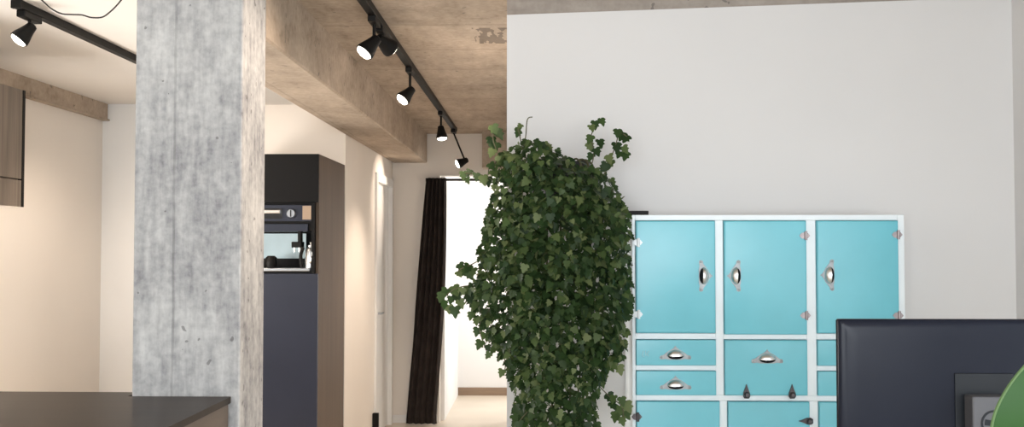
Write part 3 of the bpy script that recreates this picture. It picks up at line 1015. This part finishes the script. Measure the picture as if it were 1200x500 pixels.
bm = bmesh.new()
w = 0.004
box(bm, pl, pr, -0.003, 0.0, pz - 0.135, pz, bevel=0.0012)
obj('mount_plate', bm, 'monitor_dark', t, label='darker square mounting plate')
nl, nr, nz = mxx(1128.5), mxx(1177.5), mzz(461)
bm = bmesh.new()
box(bm, nl, nr, -0.040, -0.003, nz - 0.10, nz, bevel=0.003)
box(bm, nl, nr, -0.040, -0.012, 0.012, nz - 0.10, bevel=0.003)
nk = obj('neck', bm, 'stand_grey', t, label='grey stand column')
bm = bmesh.new()
lc = Vector(((nl + nr) / 2, -0.040, mzz(491.5)))
lathe(bm, [(0.0235, 0.0), (0.0235, 0.0012), (0.0200, 0.0012), (0.0200, 0.0)], Vector((0, -1, 0)), lc, 40, cap0=False, cap1=False)
q = Matrix.Rotation(math.radians(8), 4, 'Y')
obj('logo_ring', bm, 'monitor_dark', nk, True)
# blocky emblem inside the ring
bm = bmesh.new()
box(bm, -0.0165, 0.0165, -0.0012, 0.0, -0.0052, 0.0052)
for v in bm.verts:
    v.co = q @ v.co + lc
obj('logo_bar', bm, 'monitor_dark', nk)
bm = bmesh.new()
box(bm, -0.12, 0.12, -0.11, 0.09, 0.0, 0.012, bevel=0.004)
obj('base', bm, 'stand_grey', t)

# ------------------------------------------------------------------ broad-leaved plant at the right edge
RX, RY = 0.98, 1.22
t = thing('potted_plant', 'potted plant with a broad glossy leaf before the monitor', 'plant', (RX, RY, 0))
bm = bmesh.new()
lathe(bm, [(0.12, 0), (0.125, 0.005), (0.16, 0.30), (0.17, 0.302), (0.17, 0.325), (0.155, 0.325), (0.15, 0.28)], n=40, cap1=False)
obj('pot', bm, 'pot_white', t, True)
bm = bmesh.new()
lathe(bm, [(0.15, 0.275), (0.151, 0.287), (0.03, 0.295)], n=30)
obj('soil', bm, 'soil', t, True)
bm = bmesh.new()
tube(bm, smooth_path([(0, 0, 0.28), (0.012, 0.01, 0.7), (-0.005, 0.0, 1.1), (0.01, 0.01, 1.50)], 5), 0.011, 10)
obj('stem', bm, 'stem', t, True)


def broad_leaf(foot, tip, normal, width):
    """ovate leaf with a pale margin: blade, margin and midrib"""
    foot, tip = Vector(foot), Vector(tip)
    ax = tip - foot
    L = ax.length
    y = ax.normalized()
    n = (Vector(normal) - y * Vector(normal).dot(y)).normalized()
    x = y.cross(n)
    NU, NV = 18, 8
    def pt(u, v, off=0.0):
        w = width * 0.5 * (math.sin(PI * min(1, u ** 0.85)) ** 0.75) if 0 < u < 1 else 0.0
        sag = -0.07 * L * math.sin(PI * u * 0.9) * -1 - 0.10 * L * u * u
        return foot + y * (u * L) + x * (w * v) + n * (sag + 0.16 * abs(v) * w + off)
    bm = bmesh.new()
    g = [[bm.verts.new(pt((i + 0.001) / (NU + 0.002), -0.955 + 1.91 * j / NV)) for j in range(NV + 1)] for i in range(NU + 1)]
    for i in range(NU):
        for j in range(NV):
            bm.faces.new((g[i][j], g[i + 1][j], g[i + 1][j + 1], g[i][j + 1]))
    o = obj('leaf', bm, 'rubber_leaf', t, True)
    bm = bmesh.new()
    edge = [pt(i / 40, 0.965) for i in range(41)] + [pt(1 - i / 40, -0.965) for i in range(1, 41)]
    tube(bm, edge, 0.0018, 6)
    obj('leaf_margin', bm, 'leaf_rim', o, True, label='pale leaf margin')
    bm = bmesh.new()
    tube(bm, [pt(i / 20, 0, 0.001) for i in range(21)], [0.003 * (1 - 0.8 * i / 20) for i in range(21)], 6)
    obj('midrib', bm, 'leaf_rim', o, True)
    bm = bmesh.new()
    zst = foot.z - 0.05
    tube(bm, smooth_path([Vector((0, 0, max(0.3, zst))), (foot + Vector((0, 0, zst))) * 0.5, foot], 5), 0.004, 8)
    obj('leaf_stalk', bm, 'stem', o, True)


a = P(1231, 570, 1.16) - t.location
b = P(1222, 418, 1.14) - t.location
broad_leaf(a, b, (-0.25, -1, 0.35), 0.125)
for foot, tip, nrm, w in (((0.05, 0.02, 1.42), (0.24, 0.10, 1.55), (-0.4, -0.3, 1), 0.10), ((0.05, -0.04, 1.25), (0.20, -0.22, 1.22), (0.1, 0, 1), 0.11), ((0.04, 0.05, 1.1), (0.18, 0.24, 1.05), (0.1, 0.1, 1), 0.11),
                          ((-0.03, -0.05, 0.95), (-0.10, -0.25, 0.90), (0, -0.2, 1), 0.11), ((0.05, 0.0, 0.8), (0.27, 0.02, 0.76), (0, 0, 1), 0.11), ((-0.04, 0.04, 0.72), (-0.16, 0.2, 0.68), (0, 0.1, 1), 0.11)):
    broad_leaf(foot, tip, nrm, w)
